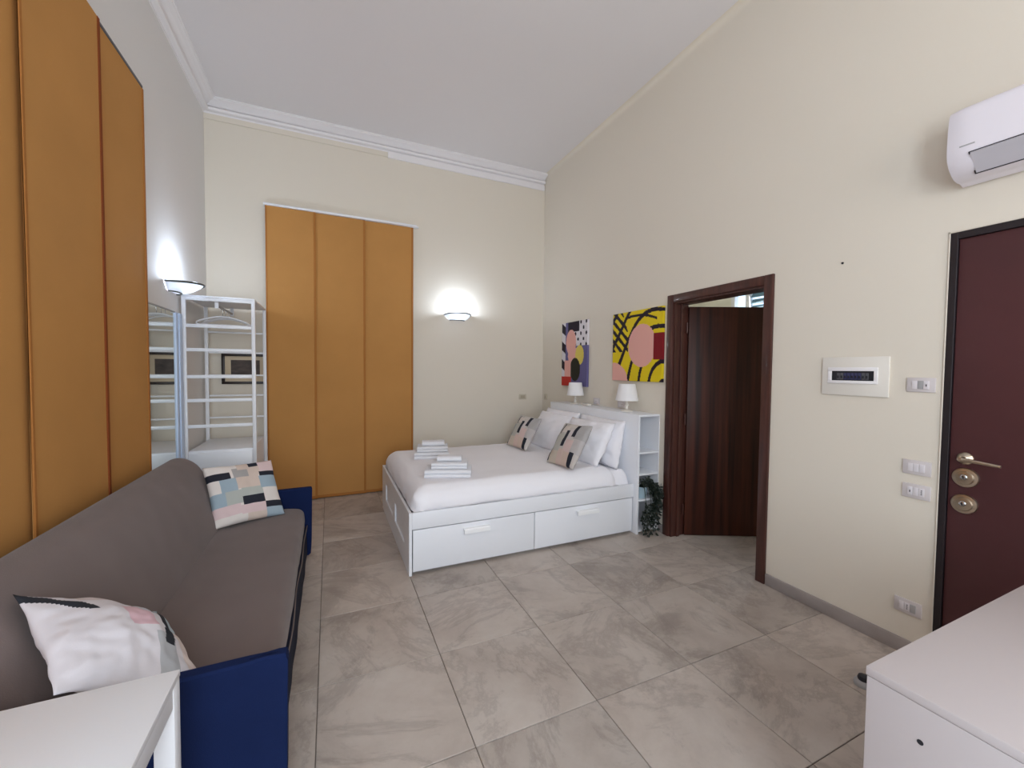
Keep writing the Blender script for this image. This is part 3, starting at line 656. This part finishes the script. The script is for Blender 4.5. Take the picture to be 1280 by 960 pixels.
# ------------------------------------------------------------------ canvases: plain abstract stand-ins in the same colours
m_print = attr_mat('canvas_print', 0.6, 0.05)
def canvas(name, y0, y1, z0, z1, fn, label, nu=90, nv=90):
    t = thing(name, (XR, (y0+y1)/2, z0), label, 'wall art', 'canvases above the bed')
    box('stretcher', XR-0.028, XR-0.001, y0+0.001, y1-0.001, z0+0.001, z1-0.001, m_trimw, t, bev=0)
    bm = bmesh.new(); x = XR-0.030; o_ = WL[t.name]
    V = [[bm.verts.new(Vector((x, y1-(y1-y0)*i/nu, z0+(z1-z0)*j/nv))-o_) for j in range(nv+1)] for i in range(nu+1)]
    W = {}
    def back(i, j):
        if (i, j) not in W: W[i, j] = bm.verts.new(V[i][j].co+Vector((0.0285, 0, 0)))
        return W[i, j]
    cols = []
    for i in range(nu):
        for j in range(nv): bm.faces.new((V[i][j], V[i+1][j], V[i+1][j+1], V[i][j+1])); cols.append(fn((i+.5)/nu, (j+.5)/nv))
    for i in range(nu):
        for j in (0, nv): bm.faces.new((V[i][j], V[i+1][j], back(i+1, j), back(i, j))); cols.append(fn((i+.5)/nu, 0 if j == 0 else 1))
    for j in range(nv):
        for i in (0, nu): bm.faces.new((V[i][j], V[i][j+1], back(i, j+1), back(i, j))); cols.append(fn(0 if i == 0 else 1, (j+.5)/nv))
    me = bpy.data.meshes.new('print'); bmesh.ops.recalc_face_normals(bm, faces=bm.faces); bm.to_mesh(me); bm.free(); me.materials.append(m_print)
    at = me.color_attributes.new('print', 'FLOAT_COLOR', 'CORNER')
    for p, c_ in zip(me.polygons, cols):
        for li in p.loop_indices: at.data[li].color = lin(c_)
    o = bpy.data.objects.new('print', me); COL.objects.link(o); o.parent = t
YE, BL, FP, DR, VI, WH = (226, 200, 30), (36, 26, 40), (230, 172, 160), (130, 26, 34), (104, 98, 142), (226, 220, 224)
def art_a(u, v):
    # sweeping yellow and black bands around plain pink fields
    c_ = YE
    r = math.hypot(u-1.05, v+0.1); s = math.sin(r*26+2.0*math.sin(u*4+v*2))
    if s > 0.72: c_ = BL
    if u < 0.34 and v > 0.42 and math.sin((u*0.9+v)*44) > 0.05 and u+0.4*v < 0.62: c_ = BL
    if (u/0.34)**2+((v-0.0)/0.27)**2 < 1: c_ = FP
    if ((u-0.62)/0.27)**2+((v-0.50)/0.30)**2 < 1: c_ = FP
    if u > 0.84 and 0.30 < v < 0.66: c_ = DR
    if abs(v-0.93+0.5*(u-0.5)**2) < 0.018 and 0.3 < u < 0.9: c_ = BL
    return c_
def art_b(u, v):
    c_ = VI
    if v > 0.62 and u > 0.45: c_ = WH if math.sin(u*31)*math.sin(v*37) < 0.55 else BL
    if v > 0.84 and 0.25 < u < 0.7: c_ = BL
    if u < 0.16: c_ = BL if math.sin(v*22+u*9) > 0 else WH
    if ((u-0.38)/0.2)**2+((v-0.68)/0.2)**2 < 1: c_ = FP
    if ((u-0.50)/0.24)**2+((v-0.47)/0.13)**2 < 1: c_ = FP
    if ((u-0.72)/0.16)**2+((v-0.48)/0.15)**2 < 1: c_ = (222, 200, 96)
    if ((u-0.55)/0.2)**2+((v-0.26)/0.18)**2 < 1: c_ = (40, 40, 30)
    if u < 0.38 and 0.14 < v < 0.40 and u > 0.12: c_ = FP
    if u < 0.40 and v < 0.14: c_ = (186, 48, 38)
    return c_
canvas('canvas_print', 2.952, 3.69, 1.443, 2.165, art_a, 'square yellow, black and pink canvas beside the brown door')
canvas('canvas_print', 4.185, 4.775, 1.345, 2.172, art_b, 'violet, pink and black canvas near the back corner')

# ------------------------------------------------------------------ framed picture on the back wall behind the rack
t = thing('framed_picture', (-0.855, YB, 1.36), 'small dark framed landscape picture seen through the clothes rack', 'picture')
fx0, fx1, fz0, fz1 = -1.072, -0.640, 1.362, 1.697
for nm, a in (('frame_bar', (fx0, fx1, fz1-0.028, fz1)), ('frame_bar', (fx0, fx1, fz0, fz0+0.028)), ('frame_bar', (fx0, fx0+0.030, fz0+0.028, fz1-0.028)), ('frame_bar', (fx1-0.030, fx1, fz0+0.028, fz1-0.028))):
    box(nm, a[0], a[1], YB-0.028, YB-0.001, a[2], a[3], m_frame, t, bev=0.003)
box('mat_board', fx0+0.028, fx1-0.028, YB-0.014, YB-0.002, fz0+0.026, fz1-0.026, mat('cream_mat', (214, 196, 168), 0.8), t, bev=0)
box('print', fx0+0.085, fx1-0.075, YB-0.016, YB-0.0138, fz0+0.085, fz1-0.07, mat('dark_landscape', (72, 60, 54), 0.6, var=0.7, vscale=9, stretch=(1, 1, 2.5)), t, bev=0)

# ------------------------------------------------------------------ mirror on the left wall
t = thing('wall_mirror', (XL, 3.85, 0.15), 'tall mirror with pale frame on the left wall, between curtain and clothes rack', 'mirror')
box('glass', XL+0.002, XL+0.020, 3.34, 4.285, 0.15, 2.0, m_mirror, t, bev=0)
box('frame', XL+0.001, XL+0.030, 4.285, 4.345, 0.15, 2.004, m_mirfr, t); box('frame', XL+0.001, XL+0.038, 4.345, 4.415, 0.15, 2.004, m_mirfr, t)
box('frame', XL+0.001, XL+0.026, 3.34, 4.285, 2.0, 2.010, m_greyp, t, bev=0.001); box('frame', XL+0.001, XL+0.030, 3.30, 3.34, 0.15, 2.004, m_mirfr, t)

# ------------------------------------------------------------------ white open clothes rack
t = thing('open_wardrobe', (-0.90, 4.82, 0), 'white open frame clothes rack with rails in the back left corner', 'wardrobe')
rx0, rx1, ry0, ry1, rz = -1.178, -0.628, 4.45, 5.19, 2.165
ps = 0.030
for x in (rx0, rx1-ps):
    for y in (ry0, ry1-ps): box('post', x, x+ps, y, y+ps, 0, rz, m_white, t)
box('top_board', rx0+0.002, rx1-0.002, ry0+0.002, ry1-0.002, rz+0.0005, rz+0.016, m_white, t)
for z in (1.912, 1.700, 1.461, 1.248, 1.016):
    box('front_rail', rx0+ps, rx1-ps, ry0+0.004, ry0+0.020, z-0.015, z+0.015, m_white, t)
    box('back_rail', rx0+ps, rx1-ps, ry1-0.020, ry1-0.006, z-0.009, z+0.009, m_white, t)
box('top_rail', rx0+ps, rx1-ps, ry0+0.003, ry0+0.022, rz-0.030, rz, m_white, t)
cb = box('cabinet', rx0+ps, rx1-ps, ry0+0.012, ry1-0.004, 0.05, 0.795, m_white, t)
box('cabinet_front', rx0+ps+0.002, rx1-ps-0.002, ry0-0.004, ry0+0.0115, 0.06, 0.775, m_white, t)
bm = bmesh.new(); tube(bm, [(-0.93, ry0+0.05, rz-0.06), (-0.93, ry1-0.05, rz-0.06)], 0.010, 12); obj('hanging_rod', bm, m_greyp, t, smooth='angle')
for y in (ry0+0.04, ry1-0.06): box('rod_bracket', -0.945, -0.915, y, y+0.015, rz-0.085, rz, m_white, t)
def hanger(y, x, tilt, label):
    bm = bmesh.new(); z = rz-0.05
    hook = [(x+0.000, y, z-0.085), (x, y, z-0.045)]+[(x-0.018+0.022*math.cos(a), y, z-0.018+0.026*math.sin(a)) for a in [(-0.2+i*0.45)*1.0 for i in range(8)]]
    r_ = bmesh.new(); tube(r_, hook, 0.0025, 6)
    arc = [(x+0.20*u, y, z-0.085-0.055*abs(u)**1.7) for u in [i/10-1 for i in range(21)]]
    b1 = bmesh.new(); tube(b1, arc, 0.008, 8); b2 = bmesh.new(); tube(b2, [arc[0], (arc[0][0]-0.004, y, z-0.155), (arc[0][0]+0.01, y, z-0.165), (arc[-1][0]-0.01, y, z-0.165), (arc[-1][0]+0.004, y, z-0.155), arc[-1]], 0.006, 8)
    MM = Matrix.Translation((x, y, z)) @ Matrix.Rotation(tilt, 4, 'Z') @ Matrix.Translation((-x, -y, -z))
    h_ = thing('coat_hanger', (x, y, z-0.17), label, 'hanger', 'white coat hangers on the rack')
    for nm, bb, mm in (('hook', r_, m_chrome), ('shoulder', b1, m_white), ('trouser_bar', b2, m_white)):
        bmesh.ops.transform(bb, matrix=MM, verts=bb.verts); obj(nm, bb, mm, h_, smooth=True)
for y, x, tl, lb in ((4.72, -0.93, 0.05, 'white coat hanger hanging at the front of the rack'), (4.84, -0.93, -0.14, 'white coat hanger hanging second from the front of the rack'), (4.95, -0.93, 0.16, 'white coat hanger hanging third from the front of the rack')): hanger(y, x, tl, lb)

# ------------------------------------------------------------------ sofa
t = thing('sofa', (-0.62, 2.64, 0), 'long sofa in a taupe stretch cover with navy arms and skirt', 'sofa')
SY0, SY1 = 1.555, 3.735
def ring_profile(ctrl, n=6):
    """closed Catmull-Rom through control points"""
    out = []; k = len(ctrl)
    for i in range(k):
        p0, p1, p2, p3 = (Vector(ctrl[(i+j-1) % k]) for j in range(4))
        for s in range(n):
            q = s/n; out.append(tuple(0.5*((2*p1)+(-p0+p2)*q+(2*p0-5*p1+4*p2-p3)*q*q+(-p0+3*p1-3*p2+p3)*q**3)))
    return out
def endround(y0, y1, cx, cz, amount, r):
    def f(v, q):
        y = v.y; d_ = min(y-y0, y1-y); s = max(0, 1-d_/r); k = 1-amount*(1-math.sqrt(max(0, 1-s*s)))
        n_ = 0.010*noise.noise(Vector((v.x*4, y*1.6, v.z*4)))+0.004*noise.noise(Vector((v.x*10, y*8, v.z*10)))
        return Vector((cx+(v.x-cx)*k+n_, y, cz+(v.z-cz)*k+n_*0.6))
    return f
bp_ = ring_profile([(-1.085, 0.30), (-0.70, 0.30), (-0.705, 0.42), (-0.755, 0.58), (-0.845, 0.78), (-0.935, 0.882), (-1.03, 0.89), (-1.085, 0.80), (-1.095, 0.55)])
bm = bmesh.new(); prism(bm, bp_, SY0+0.05, SY1-0.055, 'y', 60, endround(SY0+0.05, SY1-0.055, -0.93, 0.50, 0.20, 0.10)); obj('backrest', bm, m_taupe, t, smooth='angle')
sp_ = ring_profile([(-0.74, 0.24), (-0.30, 0.245), (-0.205, 0.25), (-0.185, 0.30), (-0.183, 0.36), (-0.20, 0.405), (-0.26, 0.428), (-0.45, 0.432), (-0.62, 0.425), (-0.74, 0.415)])
bm = bmesh.new(); prism(bm, sp_, SY0+0.045, SY1-0.06, 'y', 60, endround(SY0+0.045, SY1-0.06, -0.45, 0.32, 0.12, 0.06)); obj('seat', bm, m_taupe, t, smooth='angle')
# light hem of the seat cover along the front edge
bm = bmesh.new(); tube(bm, [(-0.176+0.004*math.sin(y*9), y, 0.268+0.012*math.sin(y*5+1)) for y in [SY0+0.06+i*(SY1-SY0-0.14)/60 for i in range(61)]], 0.0035, 6); obj('seat_hem', bm, mat('hem_beige', (124, 110, 104), 0.9), t, smooth=True)
sk = [(-1.08, 0.02), (-0.185, 0.012), (-0.176, 0.03), (-0.178, 0.16), (-0.184, 0.255), (-0.24, 0.27), (-1.08, 0.28)]
bm = bmesh.new(); prism(bm, sk, SY0+0.03, SY1-0.03, 'y', 50, lambda v, q: v+Vector((0.006*noise.noise(Vector((v.y*5, v.z*2, 3))) if v.x > -0.3 else 0, 0, 0))); obj('skirt', bm, m_skirt, t, smooth='angle')
def arm(y0, y1, ph):
    pr_ = [(-1.07, 0.015), (-0.70, 0.015), (-0.40, 0.015), (-0.25, 0.015), (-0.20, 0.015), (-0.165, 0.015), (-0.148, 0.03), (-0.142, 0.15), (-0.140, 0.30), (-0.138, 0.45), (-0.136, 0.555), (-0.142, 0.570), (-0.165, 0.572), (-0.20, 0.572), (-0.25, 0.571), (-0.40, 0.569), (-0.70, 0.57), (-1.07, 0.575)]
    bm = bmesh.new()
    def f(v, q):
        fold = 0.012*math.exp(-((v.x+0.20)/0.028)**2)*(0.4+0.6*(0.57-v.z)/0.57) + 0.004*noise.noise(Vector((v.x*6, v.z*3, ph)))
        edge = 1 if q in (0, 1) else 0
        return v+Vector((0, (fold if q < 0.5 else -fold)*1.0, (-0.008 if edge and v.z > 0.5 else 0)))
    prism(bm, pr_, y0, y1, 'y', 8, f); return obj('arm', bm, m_navy, t, smooth='angle')
arm(SY0, SY0+0.05, 1.0); arm(SY1-0.055, SY1, 5.0)

# ------------------------------------------------------------------ white table in the near left corner
t = thing('white_table', (-0.79, 0.95, 0), 'white square-legged table in front of the near sofa arm', 'table')
tx0, tx1, ty0, ty1, tz = -1.085, -0.370, 0.30, 1.334, 0.74
box('table_top', tx0, tx1, ty0, ty1, tz-0.018, tz, m_white, t, bev=0.002)
for x in (tx0+0.001, tx1-0.046):
    for y in (ty0+0.001, ty1-0.046): box('leg', x, x+0.045, y, y+0.045, 0, tz-0.0185, m_white, t)
for x in (tx0+0.003, tx1-0.021): box('apron', x, x+0.018, ty0+0.047, ty1-0.047, tz-0.075, tz-0.0185, m_white, t)
for y in (ty0+0.003, ty1-0.021): box('apron', tx0+0.047, tx1-0.047, y, y+0.018, tz-0.075, tz-0.0185, m_white, t)

# ------------------------------------------------------------------ white chest in the near right corner
t = thing('white_chest', (1.84, 0.30, 0), 'white chest with a plain top in front of the maroon door', 'chest')
m_chest = mat('warm_white_laminate', (200, 190, 189), 0.5)
cx0, cx1, cy0, cy1, cz = 1.284, 2.40, 0.07, 0.574, 0.78
box('top', cx0, cx1, cy0, cy1, cz-0.022, cz, m_chest, t, bev=0.002)
box('side_panel', cx0+0.001, cx0+0.019, cy0+0.002, cy1-0.002, 0, cz-0.0235, m_chest, t); box('side_panel', cx1-0.019, cx1-0.001, cy0+0.002, cy1-0.002, 0, cz-0.0235, m_chest, t)
box('back_panel', cx0+0.0195, cx1-0.0195, cy1-0.012, cy1-0.004, 0.05, cz-0.0235, m_chest, t)
for k in range(3):
    z0 = 0.06+k*0.232; dr = box('drawer', cx0+0.021, cx1-0.021, cy0+0.001, cy0+0.020, z0, z0+0.226, m_chest, t)
    for x in (1.6, 2.08):
        bm = bmesh.new(); lathe(bm, [(0.006, 0.0), (0.006, -0.012), (0.014, -0.018), (0.014, -0.026)], (x, cy0+0.002, z0+0.113), 'y', 16); obj('knob', bm, m_chest, dr, smooth='angle')
bm = bmesh.new(); lathe(bm, [(0.0062, -0.001), (0.0062, 0.004)], (cx0+0.001, 0.462, 0.668), 'x', 16); obj('cable_hole', bm, m_darkp, t)

# ------------------------------------------------------------------ door stop on the floor
bm = bmesh.new(); lathe(bm, [(0.040, 0), (0.040, 0.012), (0.034, 0.022), (0.026, 0.026)], (2.415, 1.085, 0.0)); t = obj('door_stop', bm, m_greyp, smooth='angle', label='small grey and black door stop on the tiles behind the white chest', cat='door stop')
bm = bmesh.new(); lathe(bm, [(0.024, 0.0262), (0.026, 0.034), (0.022, 0.046), (0.010, 0.052)], (2.415, 1.085, 0.0)); obj('rubber_bumper', bm, m_darkp, t, smooth='angle')

# ------------------------------------------------------------------ air conditioner
t = thing('air_conditioner', (XR, 0.54, 2.49), 'white split air conditioner high above the maroon door', 'air conditioner')
ay0, ay1 = 0.12, 0.972
pr_ = ring_profile([(XR-0.002, 2.50), (XR-0.06, 2.482), (XR-0.13, 2.488), (XR-0.185, 2.525), (XR-0.212, 2.575), (XR-0.214, 2.66), (XR-0.206, 2.755), (XR-0.19, 2.786), (XR-0.15, 2.798), (XR-0.05, 2.80), (XR-0.002, 2.80)], 4)
pr_ = [(min(x, XR-0.001), z) for x, z in pr_]
bm = bmesh.new(); prism(bm, pr_, ay0, ay1, 'y', 20, lambda v, q: Vector((v.x+(0.012*max(0, abs(2*q-1)-0.9)/0.1 if v.x < XR-0.1 else 0), v.y, v.z))); obj('housing', bm, mat('ac_white', (236, 230, 236), 0.45), t, smooth='angle')
n_ = Vector((-0.62, 0, -0.78)).normalized()
def slab(p, q, y0, y1, th, m, nm):
    bm = bmesh.new(); p, q = Vector((p[0], 0, p[1])), Vector((q[0], 0, q[1])); d_ = (q-p).normalized(); nn = Vector((d_.z, 0, -d_.x))
    if nn.x > 0: nn = -nn
    pts = [p, q, q+nn*th, p+nn*th]; prism(bm, [(a.x, a.z) for a in pts], y0, y1, 'y'); return obj(nm, bm, m, t)
slab((XR-0.2125, 2.570), (XR-0.134, 2.486), 0.20, 0.895, 0.004, mat('ac_gap', (40, 36, 42), 0.6), 'louvre_gap')
slab((XR-0.2135, 2.565), (XR-0.140, 2.491), 0.205, 0.888, 0.008, mat('ac_louvre', (196, 192, 198), 0.4), 'louvre')
slab((XR-0.2155, 2.600), (XR-0.2155, 2.606), 0.875, 0.925, 0.001, m_greyp, 'brand_mark')

# ------------------------------------------------------------------ electrical panel, switches and sockets
t = thing('electrical_panel', (XR, 1.41, 1.41), 'white recessed electrical panel with a dark breaker window on the right wall', 'electrical panel')
box('plate', XR-0.014, XR, 1.238, 1.582, 1.411, 1.645, m_offw, t, bev=0.004)
for a in ((1.287, 1.545, 1.560, 1.582), (1.287, 1.545, 1.484, 1.502), (1.287, 1.306, 1.502, 1.560), (1.524, 1.545, 1.502, 1.560)): box('window_frame', XR-0.022, XR-0.0145, *a, m_trimw, t, bev=0.002)
box('window', XR-0.0165, XR-0.0145, 1.306, 1.524, 1.502, 1.560, m_darkp, t, bev=0)
for k in range(9):
    y = 1.332+k*0.0185; br = box('breaker', XR-0.0185, XR-0.0166, y, y+0.016, 1.508, 1.548, m_blue if 2 <= k <= 6 else m_dgrey, t, bev=0.001)
    box('toggle', XR-0.0205, XR-0.0186, y+0.004, y+0.012, 1.516, 1.532, m_darkp, br, bev=0)
m_plate = mat('pale_grey_plate', (212, 204, 203), 0.45); m_module = mat('module_white', (226, 220, 222), 0.4); m_beigep = mat('beige_plastic', (200, 190, 170), 0.5); m_beiged = mat('dark_beige_plastic', (176, 164, 144), 0.5)
def plate(name, axis, pos, u, z, label, cat, mods, group, w_=0.118, h_=0.078, pm=None, mm=None):
    f = (lambda a: a) if axis == 'x' else None
    t = thing(name, (pos, u, z-h_/2) if axis == 'x' else (u, pos, z-h_/2), label, cat, group)
    def bb(nm, a0, a1, z0, z1, d0, d1, m, par, bev=0.0015):
        return box(nm, pos-d1, pos-d0, a0, a1, z0, z1, m, par, bev=bev) if axis == 'x' else box(nm, a0, a1, pos-d1, pos-d0, z0, z1, m, par, bev=bev)
    bb('plate', u-w_/2, u+w_/2, z-h_/2, z+h_/2, 0, 0.009, pm or m_plate, t, 0.003)
    n = len(mods); mw = 0.0225*min(1, w_/0.118)
    for k, md in enumerate(mods):
        c_ = u+(k-(n-1)/2)*(mw+0.0015); p = bb('module', c_-mw/2, c_+mw/2, z-0.022, z+0.022, 0.0092, 0.0125, mm or (m_module if md != 'g' else m_greyp), t, 0.001)
        if md == 's':
            for dz in (-0.010, 0, 0.010): bb('pin_hole', c_-0.0025, c_+0.0025, z+dz-0.0025, z+dz+0.0025, 0.0124, 0.0130, m_darkp, p, 0)
        if md == 'l': bb('indicator', c_-0.002, c_+0.002, z-0.008, z+0.004, 0.0124, 0.0132, m_darkp, p, 0)
plate('light_switch', 'x', XR, 1.103, 1.488, 'white switch plate beside the electrical panel', 'light switch', 'lgm', 'switch plates by the entrance door')
plate('light_switch', 'x', XR, 1.105, 1.040, 'upper of the two stacked white switch plates near the door handle', 'light switch', 'mmm', 'switch plates by the entrance door')
plate('wall_socket', 'x', XR, 1.103, 0.911, 'lower of the two stacked white plates near the door handle', 'socket', 'sml', 'switch plates by the entrance door')
plate('wall_socket', 'x', XR, 1.117, 0.267, 'white wall socket low above the skirting beside the maroon door', 'socket', 'gsm', 'switch plates by the entrance door')
plate('light_switch', 'y', YB, 2.57, 1.155, 'small beige switch plate on the back wall above the bed', 'light switch', 'mmm', 'plates around the bed', pm=m_beigep, mm=m_beiged)
plate('wall_socket', 'x', XR, 5.26, 1.155, 'small socket on the right wall close to the back corner', 'socket', 's', 'plates around the bed', 0.085, 0.085, pm=m_beigep, mm=m_beiged)
plate('wall_socket', 'x', XR, 4.01, 1.185, 'white socket plate on the wall above the headboard between the lamps', 'socket', 'mlm', 'plates around the bed')
plate('light_switch', 'x', XR, 3.56, 1.185, 'white switch plate on the wall above the headboard near the brown door', 'light switch', 'lmm', 'plates around the bed')
# nail left in the wall
bm = bmesh.new(); lathe(bm, [(0.003, 0.001), (0.003, -0.006), (0.007, -0.007), (0.006, -0.010)], (XR, 1.493, 2.225), 'x', 12); obj('nail', bm, m_darkp, smooth='angle', label='single nail left in the right wall above the electrical panel', cat='nail')
